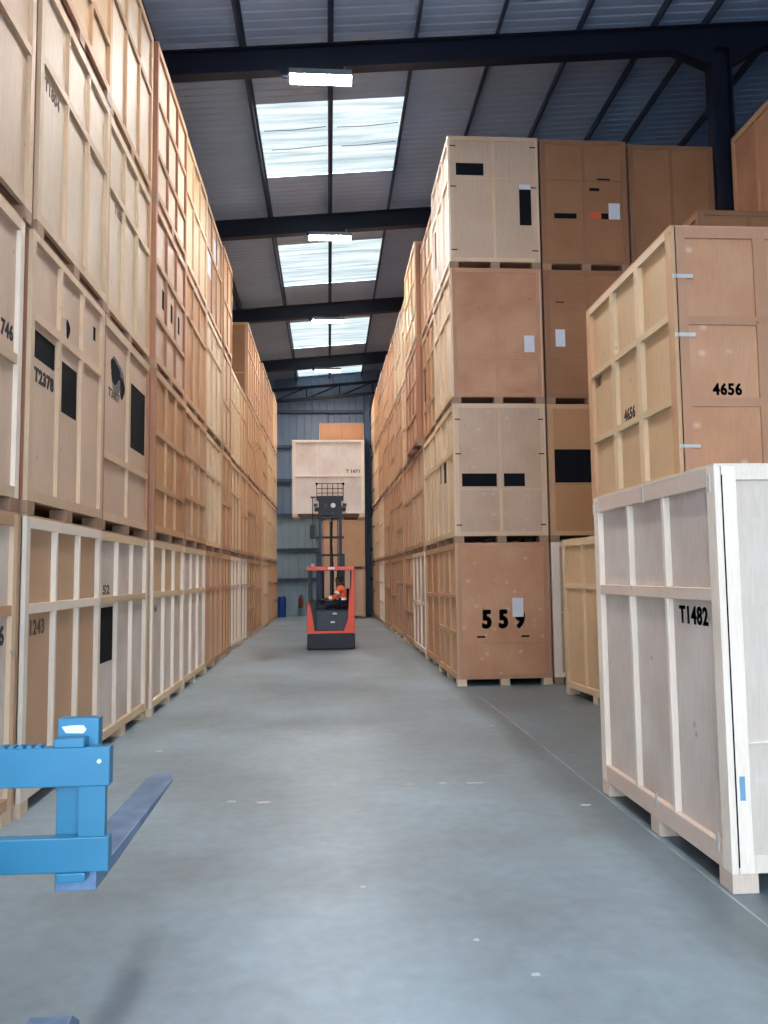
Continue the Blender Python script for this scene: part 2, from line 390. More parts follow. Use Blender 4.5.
RT[2, 2] = (Sd('tan', 'red', rails=(.33, .66)), E('brown', 'red'), None)
RT[2, 3] = (Sd('honey', 'cream', rails=(.33, .66)), E('brown', 'red'), None)
for c in range(3, 10):
    for t in range(4):
        ply = tones[(c*5+t*3+1) % 8]
        if t == 0: ply = ['tan', 'orange', 'rust', 'tan', 'white', 'orange', 'tan'][c-3]
        RT[c, t] = (Sd(ply, {'cream': 'cream', 'honey': 'cream', 'pale': 'pale', 'white': 'white'}.get(ply, 'tan'), rails=[(.68,), (.35, .66), (.6,), (.5,)][(c*3+t) % 4]), E('brown' if t == 3 else 'tan', 'red'), None)
for (c, t), (sp, en, lab) in sorted(RT.items()):
    y0, l = RCOL[c]; j = RJ[c]+random.uniform(-.01, .01)
    if c == 0: j = 0
    if c == 2 and t >= 2: j -= .11
    lab = lab or f"{TONE[sp['ply']]} plywood crate, {TIER[t]}, {ORD[c]} stack along the aisle in the 559 row"
    en['full'] = (c == 0)
    crate(lab, RX+j, y0, t*HT, 1.53, l, (HT-.004) - (.25 if (c, t) == (1, 3) else 0), '-', sp, en, c < 3, 'grey' if t else 'pale',
          group='crates stacked along the aisle from crate 559')
# two stacks behind the corner, beside crate 559
B1 = [
 (Sd('white', 'white'), E('pale', 'white', d=.04, nb=2, rails=(.5,), stile=.10), 'pale crate with a white corner post and deep panels, bottom tier beside crate 559'),
 (Sd('orange'), E('orange', 'tan', rails=(.40,), nb=0, marks=[('patch', .05, .52, .427, .669)]), 'orange-brown crate with one large black rectangle, second tier beside the 559 stack'),
 (Sd('brown'), E('brown', 'brown', rails=(.35,), marks=[('paper', .105, .217, .426, .554), ('patch', .12, .22, .755, .763)]), 'brown crate with a small white label, third tier next to the 559 stack'),
 (Sd('brown'), E('brown', 'brown', rails=(.69,), marks=[('patch', .133, .40, .395, .435), ('patch', .664, .818, .685, .708), ('patch', .566, .685, .611, .634), ('patch', .566, .69, .398, .445, REDLAB), ('patch', .70, .785, .395, .44), ('paper', .79, .925, .395, .518)]), 'brown crate with black bars, a red label and white label, top tier'),
]
B2 = [(Sd('tan'), E('tan', 'tan'), 'tan crate hidden at the foot of the third stack beside the dark column'),
      (Sd('tan'), E('tan', 'tan'), 'tan crate in the second tier of the third stack beside the dark column'),
      (Sd('brown'), E('brown', 'brown'), 'brown crate in the third tier behind the stack of crate 4656'),
      (Sd('brown'), E('brown', 'brown', rails=()), 'plain brown two-panel crate, top tier beside the dark roof column')]
for k, (X0, arr) in enumerate(((3.585, B1), (5.125, B2))):
    for t, (sp, en, lab) in enumerate(arr):
        crate(lab, X0, 12.42+.03*k, t*HT, 1.50, 2.08, HT-.004-(.03 if k else 0)*(t == 3), '-', sp, en, k == 0, 'grey')
# crate beside them, slightly askew in the gap
crate('honey-coloured crate standing slightly askew on the floor beyond crate T1482', 3.56, 9.47, 0, 1.46, 2.05, 2.26, '-', Sd('honey', 'cream', 2, rails=(.70,)), E('honey', 'cream'), True, 'pale', rz=math.radians(5.0))
# ---- stacks at the near end
CL = [('clip', .02, .9, True)]
T1 = crate('whitish crate stencilled T1482 standing on the floor by the joint line', 2.2, 4.29, 0, 1.54, 2.05, 2.385, '-',
      Sd('white', 'white', rails=(.685,), d=.045, stile=.10, top=.11, bot=.13, rail='blush', marks=[('text', 'T1482', .70, .885, .605, .652, .03, .001), ('clip', .97, .955, False), ('clip', .50, .965, False), ('clip', .04, .965, False), ('clip', .52, .10, False), ('clip', .93, .10, False)]),
      E('whitespot', 'white', rails=(.34,), d=.02, stile=.095, top=.08, bot=.10, rw=.012, nb=0, marks=[]), True, 'pale')
ef = Face((-.77+.035, -1.025, 0), (1, 0, 0), (0, -1, 0))
ef.box(MB(), .03, .06, .50, .63, 0, .004).build('blue_sticker', BLUELAB, T1)
ef.box(MB(), .30, .38, 2.30, 2.335, 0, .004).build('blue_sticker', BLUELAB, T1)
ef.box(MB(), .004, .012, .14, 2.32, 0, .0015).build('door_gap', BLACK, T1)
for o in T1.children:
    if o.name.startswith('foot_block') and o.data.materials[0] != TIM['blush']: o.data.materials[0] = TIM['blush']
    if o.name.split('.')[0] in ('stile', 'top_rail', 'mid_rail', 'bottom_rail', 'batten', 'foot_block'):
        mo = o.modifiers.new('edge', 'BEVEL'); mo.width = .003; mo.segments = 1
crate('plain crate hidden behind crate T1482, carrying crate 4656', 2.96, 6.36, 0, 1.5, 1.9, 2.392, '-', Sd('tan'), E('tan'), True)
T2 = crate('tan crate stencilled 4656, raised on the second tier behind crate T1482', 2.87, 6.15, 2.395, 1.54, 2.15, 2.275, '-',
      Sd('honey', 'cream', rails=(.35, .665), d=.045, stile=.11, top=.07, bw=.10, rw=.06, post='tan', marks=[('text', 'T187', .04, .14, .60, .65), ('text', '4656', .415, .54, .372, .425)]),
      E('rustspot', 'rust', rails=(.338, .642), d=.02, stile=.09, top=.09, bw=.11, nb=1, rw=.07, marks=[('text', '4656', .192, .362, .365, .41, .03, .002), ('onpatch', -.02, .10, .80, .815, ZINC), ('onpatch', -.02, .10, .58, .595, ZINC), ('onpatch', -.02, .10, .17, .182, ZINC)]), True, 'pale')
for t in range(3):
    crate(['tan crate at the foot of the stack hidden behind crate 4656', 'tan crate in the second tier of the stack hidden behind crate 4656', 'dark brown crate whose top edge shows above crate 4656'][t],
          5.17, 10.2, t*HT, 1.5, 2.1, HT-.004, '-', Sd('brown', 'brown'), E('brown', 'brown', rails=(.66,), marks=[('blob', .42, .86, .06, .03)]), t == 2, 'grey')
for t in range(4):
    crate(['rust-coloured crate at the foot of the tall stack past the roof column', 'rust-coloured crate in the second tier past the roof column', 'rust-coloured crate in the third tier past the roof column', 'rust-coloured crate with a pale top rail, top tier past the roof column'][t],
          6.86, 10.15, t*HT, 1.53, 2.12, HT-.004, '-', Sd('rust', 'rust', rails=(), rail='tan' if t == 3 else 'rust'), E('rust', 'rust'), t == 3, 'grey')
# ---- stack against the far wall
for t in range(4):
    lab = ['tan crate on the floor against the far wall behind the reach truck', 'tan crate in the second tier against the far wall behind the mast', 'tan crate in the third tier at the far wall behind the lifted crate', 'orange-brown crate peeping above the lifted crate at the far wall'][t]
    crate(lab, -.38, 32.2, t*2.03, 1.86, 1.5, 2.026, '-', Sd('tan'), E(['pale', 'tan', 'tan', 'brown'][t], 'brown' if t == 3 else 'tan', rails=(.5,)), False, 'grey')

# ------------------------------------------------------------------ building shell
SL = .09; Z0 = 10.87
def zr(x): return Z0+SL*x
YN, YF, XL, XR_ = -4.0, 35.0, -4.35, 10.6
SKY = [(2.0, 4.75), (8.15, 10.9), (14.35, 17.1), (20.75, 23.75), (27.3, 30.45), (33.75, 34.85)]
SX0, SX1 = -1.36, 1.52

# corrugated roof lining with openings for the rooflights
def corrugate(mb, xa, xb, ya, yb, dz=0, pitch=.2):
    n = max(1, round((yb-ya)/pitch)); p = (yb-ya)/n; prof = []
    for i in range(n):
        y = ya+i*p
        prof += [(y, 0), (y+p*.62, 0), (y+p*.72, .012), (y+p*.9, .012)]
    prof.append((yb, 0))
    k = len(mb.v)
    for (y, q) in prof:
        mb.v += [(xa, y, zr(xa)+q+dz), (xb, y, zr(xb)+q+dz)]
    for i in range(len(prof)-1):
        a = k+2*i; mb.f.append((a, a+1, a+3, a+2))
roofm = plain('roof_sheet', (168, 188, 218), .85, .0, vary=.05, scale=1.2)
mb = MB()
corrugate(mb, XL, SX0, YN, YF); corrugate(mb, SX1, XR_, YN, YF)
ya = YN
for (a, b) in SKY: corrugate(mb, SX0, SX1, ya, a); ya = b
corrugate(mb, SX0, SX1, ya, YF)
mb2 = MB(); mb2.prism([(XL, zr(XL)+.10), (SX0, zr(SX0)+.10), (SX0, zr(SX0)+.16), (XL, zr(XL)+.16)], 'y', YN, YF)
mb2.prism([(SX1, zr(SX1)+.10), (XR_, zr(XR_)+.10), (XR_, zr(XR_)+.16), (SX1, zr(SX1)+.16)], 'y', YN, YF)
ceil = struct(mb.build('ceiling', roofm))
ro = mb2.build('outer_roof_sheet', roofm, ceil)

# rooflights: daylit translucent sheets with grime lines
m, nt, b = new_mat('rooflight_sheet')
N = nt.nodes.new; L = nt.links.new
tc = N('ShaderNodeTexCoord'); mp = N('ShaderNodeMapping'); mp.inputs['Scale'].default_value = (.35, 5.0, 1)
L(tc.outputs['Object'], mp.inputs['Vector'])
nz = N('ShaderNodeTexNoise'); nz.inputs['Scale'].default_value = 1.4; nz.inputs['Detail'].default_value = 5; L(mp.outputs[0], nz.inputs['Vector'])
cr = N('ShaderNodeValToRGB'); cr.color_ramp.elements[0].position = .32; cr.color_ramp.elements[1].position = .62
cr.color_ramp.elements[0].color = (.34, .48, .54, 1); cr.color_ramp.elements[1].color = (.80, .92, .96, 1)
L(nz.outputs['Fac'], cr.inputs['Fac']); L(cr.outputs[0], b.inputs['Emission Color'])
b.inputs['Emission Strength'].default_value = .78; b.inputs['Base Color'].default_value = (.25, .28, .29, 1)
GLOW = m
for i, (a, bb) in enumerate(SKY):
    for j, (xa, xb) in enumerate(((SX0, .045), (.115, SX1))):
        mb = MB(); corrugate(mb, xa, xb, a, bb, dz=.012, pitch=.15)
        w = struct(mb.build(f'window_{i*2+j+1}', GLOW))
        if (i, j) in ((2, 1), (2, 0)):
            for yy, dx in ((15.25, 0), (15.95, .1)):
                MB().path([(xa+.1+dx, yy, zr(xa)+.005), ((xa+xb)/2, yy+.03, zr((xa+xb)/2)+.003), (xb-.05, yy-.02, zr(xb)+.005)], .008, 5).build('lap_seam', NAVYP, w)

# walls
sheet = plain('wall_sheet', (112, 130, 152), .5, .0, vary=.05, scale=1.5)
sheetl = plain('lower_wall_sheet', (150, 172, 182), .5, .0, vary=.05, scale=1.5)
def ribbed(mb, axis, a, b, c, z0, z1f, sgn, pitch=.333):
    """ribbed sheet wall in the plane axis=c running a..b"""
    n = round((b-a)/pitch); p = (b-a)/n; prof = []
    for i in range(n):
        t = a+i*p; prof += [(t, 0), (t+p*.8, 0), (t+p*.85, .03), (t+p*.95, .03)]
    prof.append((b, 0)); k = len(mb.v)
    for (t, q) in prof:
        x, y = (t, c+sgn*q) if axis == 'y' else (c+sgn*q, t)
        mb.v += [(x, y, z0), (x, y, z1f(x))]
    for i in range(len(prof)-1):
        q = k+2*i; mb.f.append((q, q+1, q+3, q+2))
mb = MB(); ribbed(mb, 'y', XL, XR_, YF, 4.47, lambda x: zr(x)+.1, -1)
wb = struct(mb.build('wall_back', sheet))
mb = MB(); ribbed(mb, 'y', XL, XR_, YF, 0, lambda x: 4.47, -1); mb.build('lower_wall_sheet', sheetl, wb)
mb = MB(); ribbed(mb, 'x', YN, YF, XL, 0, lambda x: zr(XL)+.1, 1); struct(mb.build('wall_left', sheet))
mb = MB(); ribbed(mb, 'x', YN, YF, XR_, 0, lambda x: zr(XR_)+.1, -1); struct(mb.build('wall_right', sheet))
for z in (9.15, 7.56, 6.03, 4.47, 2.92, 1.6):
    MB().box(XL, XR_, YF-.2, YF-.03, z-.07, z+.07).build('wall_rail', NAVYP, wb)
MB().box(.0, .05, YF-.06, YF-.03, 4.6, 9.1).build('panel_joint', NAVYP, wb)
# wall with the vehicle opening behind the viewer
mb = MB(); mb.box(XL, -3.4, YN-.2, YN, 0, zr(XL)+.1); mb.box(4.6, XR_, YN-.2, YN, 0, zr(4.6)+.1); mb.box(-3.4, 4.6, YN-.2, YN, 6.5, zr(-3.4)+.1)
struct(mb.build('wall_front', sheet))

# floor
m, nt, b = new_mat('polished_concrete'); N = nt.nodes.new; L = nt.links.new
tc = N('ShaderNodeTexCoord')
n1 = N('ShaderNodeTexNoise'); n1.inputs['Scale'].default_value = .45; n1.inputs['Detail'].default_value = 6; n1.inputs['Roughness'].default_value = .6
n2 = N('ShaderNodeTexNoise'); n2.inputs['Scale'].default_value = 9; n2.inputs['Detail'].default_value = 6
L(tc.outputs['Object'], n1.inputs['Vector']); L(tc.outputs['Object'], n2.inputs['Vector'])
cr = N('ShaderNodeValToRGB'); cr.color_ramp.elements[0].position = .3; cr.color_ramp.elements[1].position = .66
cr.color_ramp.elements[0].color = lin((120, 129, 132))+(1,); cr.color_ramp.elements[1].color = lin((158, 178, 190))+(1,)
L(n1.outputs['Fac'], cr.inputs['Fac'])
mx = N('ShaderNodeMixRGB'); mx.blend_type = 'MULTIPLY'; mx.inputs[0].default_value = 1
r2 = N('ShaderNodeMapRange'); r2.inputs[1].default_value = .3; r2.inputs[2].default_value = .7; r2.inputs[3].default_value = .9; r2.inputs[4].default_value = 1.06
L(n2.outputs['Fac'], r2.inputs[0]); L(cr.outputs[0], mx.inputs[1]); L(r2.outputs[0], mx.inputs[2])
# floor colour darkens across the joint, its edge broken up along the aisle
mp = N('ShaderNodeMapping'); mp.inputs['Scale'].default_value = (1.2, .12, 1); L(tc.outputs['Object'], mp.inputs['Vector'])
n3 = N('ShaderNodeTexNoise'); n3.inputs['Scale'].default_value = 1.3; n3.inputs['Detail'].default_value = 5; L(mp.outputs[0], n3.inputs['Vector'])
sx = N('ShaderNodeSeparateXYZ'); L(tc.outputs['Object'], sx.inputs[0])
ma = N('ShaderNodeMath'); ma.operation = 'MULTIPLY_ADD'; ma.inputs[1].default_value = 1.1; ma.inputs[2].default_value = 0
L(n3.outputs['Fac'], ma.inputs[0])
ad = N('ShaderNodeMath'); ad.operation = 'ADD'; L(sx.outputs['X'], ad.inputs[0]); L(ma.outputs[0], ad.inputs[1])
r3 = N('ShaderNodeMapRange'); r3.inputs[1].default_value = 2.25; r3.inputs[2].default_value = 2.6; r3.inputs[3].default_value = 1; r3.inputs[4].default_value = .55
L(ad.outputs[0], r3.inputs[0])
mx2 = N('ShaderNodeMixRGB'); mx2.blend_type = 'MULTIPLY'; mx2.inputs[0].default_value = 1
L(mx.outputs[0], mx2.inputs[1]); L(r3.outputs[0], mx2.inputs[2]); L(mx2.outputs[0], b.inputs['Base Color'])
r4 = N('ShaderNodeMapRange'); r4.inputs[3].default_value = .30; r4.inputs[4].default_value = .5; L(n1.outputs['Fac'], r4.inputs[0]); L(r4.outputs[0], b.inputs['Roughness'])
bp = N('ShaderNodeBump'); bp.inputs['Strength'].default_value = .08; bp.inputs['Distance'].default_value = .01; L(n2.outputs['Fac'], bp.inputs['Height']); L(bp.outputs[0], b.inputs['Normal'])
FLOORM = m
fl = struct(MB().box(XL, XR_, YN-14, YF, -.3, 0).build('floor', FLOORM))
JM = plain('joint_filler', (146, 154, 158), .7, vary=.3, scale=3)
MB().box(2.165, 2.180, YN, YF, -.01, .0015).build('joint_strip', JM, fl)
SC = plain('chipped_concrete', (205, 206, 204), .8)
rnd = random.Random(3)
def flake(x, y, a, bq):
    mbf = MB(); K = 9; mbf.prism([(x+a*math.cos(2*math.pi*i/K)*rnd.uniform(.6, 1), y+bq*math.sin(2*math.pi*i/K)*rnd.uniform(.5, 1)) for i in range(K)], 'z', 0, .0015)
    return mbf
for (x, y, a, bq) in [(-.78, 6.4, .05, .03), (-.52, 6.35, .07, .035), (.66, 6.75, .05, .02), (.95, 6.75, .04, .02), (1.23, 6.72, .09, .03), (.18, 4.6, .02, .015), (1.9, 9.2, .04, .02), (.9, 3.55, .03, .02), (.7, 3.9, .02, .02), (1.55, 13.2, .08, .03), (-1.5, 5.2, .04, .02), (1.95, 6.0, .05, .02), (-1.75, 8.3, .06, .03)]:
    flake(x, y, a, bq).build('chipped_spot', SC, fl)

# ------------------------------------------------------------------ roof steelwork
def ibeam(name, label, y, x0, x1, depth=.44, wid=.2, m=NAVY):
    zb = lambda x: 10.22+SL*x
    t = thing(name, label, 'beam', (0, y, 0))
    def slab(n, za, zb_, w0, w1): 
        mb = MB(); mb.prism([(x0, 10.22+SL*x0+za), (x1, 10.22+SL*x1+za), (x1, 10.22+SL*x1+zb_), (x0, 10.22+SL*x0+zb_)], 'y', w0, w1)
        return mb.build(n, m, t)
    slab('bottom_flange', 0, .025, -wid/2, wid/2); slab('top_flange', depth-.025, depth, -wid/2, wid/2); slab('web', .025, depth-.025, -.012, .012)
    return t
BY = [0.2, 6.4, 12.5, 18.7, 25.0, 31.2]
BL = ['dark navy steel roof beam above the viewer near the entrance', 'dark navy steel roof beam overhead, above the blue forks', 'dark navy steel roof beam carried by the dark column above crate 559',
      'dark navy steel roof beam carrying the second light above the aisle', 'dark navy steel roof beam just before the third pair of rooflights', 'dark navy steel roof beam just before the last pair of rooflights']
for y, lb in zip(BY, BL):
    t = ibeam('roof_beam', lb, y, XL+.02, XR_-.02)
# columns
for y, lb in zip(BY, ['dark steel column under the beam by the entrance', 'dark steel column beside the near stacks, hidden beyond crate 4656', 'dark steel column with flared top rising beyond crate 4656', 'dark steel column hidden behind the 559 row under the second beam', 'dark steel column hidden behind the 559 row under the third beam', 'dark steel column hidden behind the 559 row under the last beam']):
    if y < 7 or y > 13: continue
    t = thing('steel_column', lb, 'column', (6.65, y, 0))
    mb = MB(); zt = 10.2+SL*6.6
    mb.box(-.0, .03, -.13, .13, .02, zt); mb.box(.33, .36, -.13, .13, .02, zt); mb.box(.03, .33, -.012, .012, .02, zt)
    mb.build('shaft', NAVY, t)
    MB().box(-.08, .44, -.2, .2, 0, .02).build('foot_plate', NAVY, t)
    for s in (-1, 1):
        xa = 0 if s < 0 else .36; xe = xa+s*.62
        f = lambda x: 10.21+SL*(x+6.65)
        MB().prism([(xa, f(xa)), (xe, f(xe)), (xa, f(xa)-.32)], 'y', -.1, .1).build('haunch', NAVY, t)
# purlins
PX = [(-4.25, 'against the outer wall'), (-2.85, 'over the fork-side row'), (-1.39, 'along the fork-side edge of the rooflights'), (.08, 'running between the paired rooflights'), (1.53, 'along the 559-side edge of the rooflights'),
      (2.94, 'over the first line of the 559 row'), (4.38, 'over the second line of crates behind crate 559'), (5.72, 'over the third line of crates behind crate 559'), (6.65, 'passing over the dark column'), (8.1, 'beyond the dark column'), (9.5, 'close to the far side wall')]
for x, wd in PX:
    zt = zr(x)-.003; zb = 10.665+SL*x
    mb = MB(); mb.box(x-.006, x+.006, YN, YF-.05, zb, zt); mb.box(x-.05, x+.006, YN, YF-.05, zb, zb+.012); mb.box(x-.006, x+.05, YN, YF-.05, zt-.012, zt)
    tag(mb.build('roof_purlin', NAVYP), 'slim dark steel purlin '+wd, 'purlin', 'purlins under the roof sheets')
# lattice of bracing before the far wall
t = thing('roof_truss', 'dark steel lattice truss under the roof at the far wall', 'truss', (0, 34.3, 0))
def chord(n, za, zb_):
    MB().prism([(XL+.1, za+SL*XL), (6.6, za+SL*6.6), (6.6, zb_+SL*6.6), (XL+.1, zb_+SL*XL)], 'y', -.07, .07).build(n, NAVY, t)
chord('top_chord', 10.17, 10.27); chord('bottom_chord', 9.63, 9.76)
x = -3.9
k = 0
while x < 6:
    MB().tube((x, 0, 9.7+SL*x), (x, 0, 10.2+SL*x), .03, 6).build('post', NAVY, t)
    MB().tube((x, 0, 9.7+SL*x), (x+1.45, 0, 10.2+SL*(x+1.45)), .035, 6).build('diagonal_strut', NAVY, t)
    x += 1.47; k += 1
# far column
t = thing('steel_column', 'blue-grey steel column standing at the far end beside the 559 row', 'column', (1.68, 34.2, 0))
mb = MB(); mb.box(-.13, -.11, -.12, .12, .02, 9.75); mb.box(.11, .13, -.12, .12, .02, 9.75); mb.box(-.11, .11, -.01, .01, .02, 9.75)
mb.build('shaft', BLUEW, t); MB().box(-.2, .2, -.2, .2, 0, .02).build('foot_plate', BLUEW, t)
for z in (2.2, 4.6, 7.0): MB().box(-.15, .15, -.14, -.12, z, z+.18).build('cleat', BLUEW, t)

# strip lights hung under the beams
LEDM, nt, b = new_mat('led_glow'); b.inputs['Emission Color'].default_value = (1, .97, .93, 1); b.inputs['Emission Strength'].default_value = 185; b.inputs['Base Color'].default_value = (.9, .9, .9, 1)
HOUS = plain('light_housing', (120, 126, 136), .4, .4)
def strip_light(x, y, lb):
    z = 10.22+SL*x
    t = thing('strip_light', lb, 'light', (x, y, z-.20), 0, 'strip lights under the roof beams')
    MB().box(-.52, .52, -.15, .15, .03, .10).box(-.52, .52, -.15, -.142, .005, .03).box(-.52, .52, .142, .15, .005, .03).build('housing', HOUS, t)
    for k in range(5):
        xx = -.41+k*.205
        MB().box(xx-.095, xx+.095, -.14, .14, .01, .035).build('light_module', LEDM, t)
    for s in (-.4, .4): MB().box(s-.015, s+.015, -.02, .02, .10, .20+SL*s).build('bracket', HOUS, t)
    MB().box(-.64, -.54, -.04, .04, .03, .15).build('driver_box', NAVY, t)
for (x, y, lb) in ((0.0, .2, 'glowing strip light over the entrance, behind the viewer'), (-.05, 6.4, 'glowing strip light overhead, above the picture'), (-.09, 12.43, 'largest glowing strip light, under the beam above crate 559'),
                   (.07, 18.6, 'glowing strip light with side bracket under the second beam'), (.02, 24.9, 'small glowing strip light before the third pair of rooflights'), (.0, 31.1, 'smallest glowing strip light before the last rooflights')):
    strip_light(x, y, lb)

# ------------------------------------------------------------------ things by the far wall
t = thing('storage_drum', 'blue plastic drum on the floor by the far wall', 'drum', (-2.06, 34.3, 0))
mb = MB(); DB = plain('blue_plastic', (32, 66, 142), .4)
pr = [(0, .0), (.17, .0), (.185, .03), (.185, .28), (.195, .3), (.185, .32), (.185, .6), (.195, .62), (.185, .64), (.185, .84), (.17, .88), (0, .88)]
K = 24
for (r, z) in pr:
    for i in range(K): mb.v.append((r*math.cos(2*math.pi*i/K), r*math.sin(2*math.pi*i/K), z))
for j in range(len(pr)-1):
    for i in range(K):
        a = j*K+i; c = j*K+(i+1) % K; mb.f.append((a, c, c+K, a+K))
mb.build('drum_body', DB, t); MB().tube((.09, 0, .87), (.09, 0, .9), .03, 12).build('bung', BLACK, t)
t = thing('fire_extinguisher', 'red fire extinguisher hung low on the far wall', 'fire extinguisher', (-1.27, 34.72, .35))
RED = plain('extinguisher_red', (150, 44, 40), .35)
MB().tube((0, 0, 0), (0, 0, .42), .09, 18).tube((0, 0, .42), (0, 0, .5), .09, 18, .03).build('cylinder_body', RED, t)
MB().box(-.03, .03, -.03, .03, .5, .56).box(-.02, .1, -.015, .015, .55, .575).build('valve', BLACK, t)
MB().path([(.03, 0, .53), (.12, -.02, .45), (.12, -.02, .15)], .012, 6).build('hose', BLACK, t)
MB().box(-.03, .03, .08, .26, .2, .26).build('wall_bracket', BLACK, t)

# ------------------------------------------------------------------ reach truck (faces away), local x/z read at its rear face
ORG = plain('truck_orange', (232, 72, 30), .35, vary=.05)
DK = plain('truck_dark', (20, 24, 36), .5)
DK2 = plain('truck_grey', (42, 50, 64), .45)
MAST = plain('mast_steel', (26, 38, 68), .45, .1)
CHR = plain('cylinder_chrome', (170, 172, 178), .25, .9)
RT0 = thing('reach_truck', 'orange and black reach truck seen from behind with raised mast', 'forklift', (.035, 18.82, 0))
YB = 1.35
mb = MB(); mb.prism([(-.57, .02), (.57, .02), (.57, .37), (.50, .40), (-.50, .40), (-.57, .37)], 'y', 0, YB); mb.build('counterweight', DK, RT0, .02)
MB().box(-.53, .53, -.012, .02, .395, .455).build('rear_bar', ORG, RT0)
mb = MB(); mb.prism([(-.575, .40), (-.38, .40), (-.47, 1.0), (-.54, 1.16), (-.575, 1.16)], 'y', 0, YB); mb.build('side_panel', ORG, RT0, .015)
mb = MB(); mb.prism([(.575, .40), (.29, .40), (.40, .75), (.44, 1.42), (.48, 1.42), (.50, 1.9), (.575, 1.9)], 'y', 0, .16); mb.build('side_panel', ORG, RT0, .015)
mb = MB(); mb.prism([(.575, .40), (.45, .40), (.50, 1.1), (.575, 1.1)], 'y', .16, YB); mb.build('side_panel', ORG, RT0, .015)
MB().box(-.54, -.47, .03, .10, 1.1, 1.92).build('guard_pillar', DK, RT0)
MB().box(-.54, -.48, YB-.1, YB-.04, 1.1, 1.92).build('guard_pillar', DK, RT0)
MB().box(.50, .56, YB-.1, YB-.04, 1.0, 1.92).build('guard_pillar', DK, RT0)
MB().box(-.575, .575, -.01, .10, 1.895, 1.985).build('guard_roof_edge', ORG, RT0, .012)
g = MB().box(-.575, -.50, .10, YB, 1.90, 1.975).box(.50, .575, .10, YB, 1.90, 1.975).box(-.50, .50, YB-.07, YB, 1.90, 1.975)
for k in range(6): g.box(-.50, .50, .25+k*.17, .285+k*.17, 1.91, 1.95)
g.build('overhead_guard', DK, RT0)
MB().box(-.06, .10, -.014, -.01, 1.915, 1.97).build('maker_badge', PAPER, RT0)
MB().box(-.36, .40, .03, .75, .455, .93).build('battery_box', DK2, RT0, .015)
MB().box(-.37, .41, .02, .76, .93, .955).build('battery_lid', DK, RT0)
for (x, z) in ((.09, .86), (.04, .66)): MB().box(x-.05, x+.05, .015, .03, z-.02, z+.02).build('box_handle', PAPER, RT0)
MB().box(-.47, -.36, .05, 1.0, .45, 1.15).build('console_panel', DK, RT0)
MB().box(-.36, .40, .76, .80, .40, 1.15).build('cab_bulkhead', DK, RT0)
MB().box(.10, .42, .12, .62, .955, 1.02).build('seat_cushion', BLACK, RT0, .02)
MB().box(.38, .46, .12, .60, 1.0, 1.45).build('seat_backrest', BLACK, RT0, .02)
MB().box(-.33, -.12, .2, .6, 1.0, 1.05).box(-.3, -.2, .3, .5, .955, 1.0).build('control_desk', DK, RT0)
MB().tube((-.22, .4, 1.05), (-.24, .4, 1.16), .015, 8).tube((-.32, .4, 1.17), (-.15, .4, 1.15), .012, 8).build('steering_wheel', BLACK, RT0)
o = MB().tube((-.43, .06, 1.985), (-.43, .06, 2.06), .05, 14, .04).build('warning_lamp', plain('lamp_lens', (250, 214, 190), .3), RT0)
for s in (-1, 1):
    MB().box(s*.50-.07, s*.50+.07, YB, 3.0, .06, .24).build('reach_leg', ORG, RT0)
    MB().tube((s*.50-.05, 2.85, .10), (s*.50+.05, 2.85, .10), .10, 16).build('load_wheel', BLACK, RT0)
MB().tube((-.08, .45, .17), (.08, .45, .17), .17, 18).build('drive_wheel', BLACK, RT0)
# mast at y 2.0-2.3
for s in (-1, 1):
    x = s*.335
    MB().box(x-.045, x+.045, 2.0, 2.14, .12, 2.35).build('outer_mast_rail', MAST, RT0)
    x = s*.27
    MB().box(x-.04, x+.04, 2.04, 2.15, .5, 3.55).build('inner_mast_rail', MAST, RT0)
    MB().tube((s*.20, 2.02, .2), (s*.20, 2.02, 1.9), .035, 10).build('lift_cylinder', DK, RT0)
    MB().tube((s*.20, 2.02, 1.9), (s*.20, 2.02, 3.4), .02, 10).build('piston_rod', CHR, RT0)
for z in (.4, 2.28, 2.75, 3.3): MB().box(-.36, .36, 1.97, 2.0, z, z+.06).build('mast_crossbar', DK, RT0)
MB().box(-.02, .05, 1.98, 2.04, .4, 3.2).build('centre_cylinder', DK, RT0)
MB().path([(.05, 1.96, .9), (.07, 1.95, 1.8), (.03, 1.95, 2.6), (.05, 1.97, 3.3)], .022, 6).build('hydraulic_hose', BLACK, RT0)
MB().box(-.30, .30, 2.0, 2.2, 3.38, 3.86).box(-.42, .42, 2.16, 2.3, 3.50, 3.60).box(-.36, .36, 2.02, 2.2, 3.78, 3.90).build('fork_carriage', DK, RT0)
for s in (-1, 1): MB().box(s*.39-.05, s*.39+.05, 2.1, 2.2, 3.62, 3.70).build('carriage_hook', DK2, RT0)
MB().tube((.08, 1.99, 3.64), (.08, 2.0, 3.64), .065, 16).build('round_lens', PAPER, RT0)
MB().tube((-.12, 1.99, 3.64), (-.12, 2.0, 3.64), .055, 16).build('round_sheave', DK2, RT0)
MB().tube((.08, 1.99, 3.42), (.08, 2.0, 3.42), .045, 16).build('round_sheave', DK2, RT0)
MB().box(-.52, -.28, 2.0, 2.04, 3.84, 3.88).tube((-.47, 2.02, 3.05), (-.47, 2.02, 3.86), .012, 8).build('camera_arm', DK, RT0)
MB().box(-.53, -.42, 1.98, 2.1, 2.76, 3.12).build('camera_box', DK, RT0, .01)
MB().path([(-.42, 2.0, 2.8), (-.36, 2.0, 2.72), (-.30, 2.0, 2.78)], .012, 6).build('camera_cable', BLACK, RT0)
g = MB(); yg = 2.26
for k in range(6): g.tube((-.36+k*.144, yg, 3.88), (-.36+k*.144, yg, 4.26), .009, 6)
for z in (4.0, 4.12, 4.26): g.tube((-.36, yg, z), (.36, yg, z), .009, 6)
g.build('load_guard', BLACK, RT0)
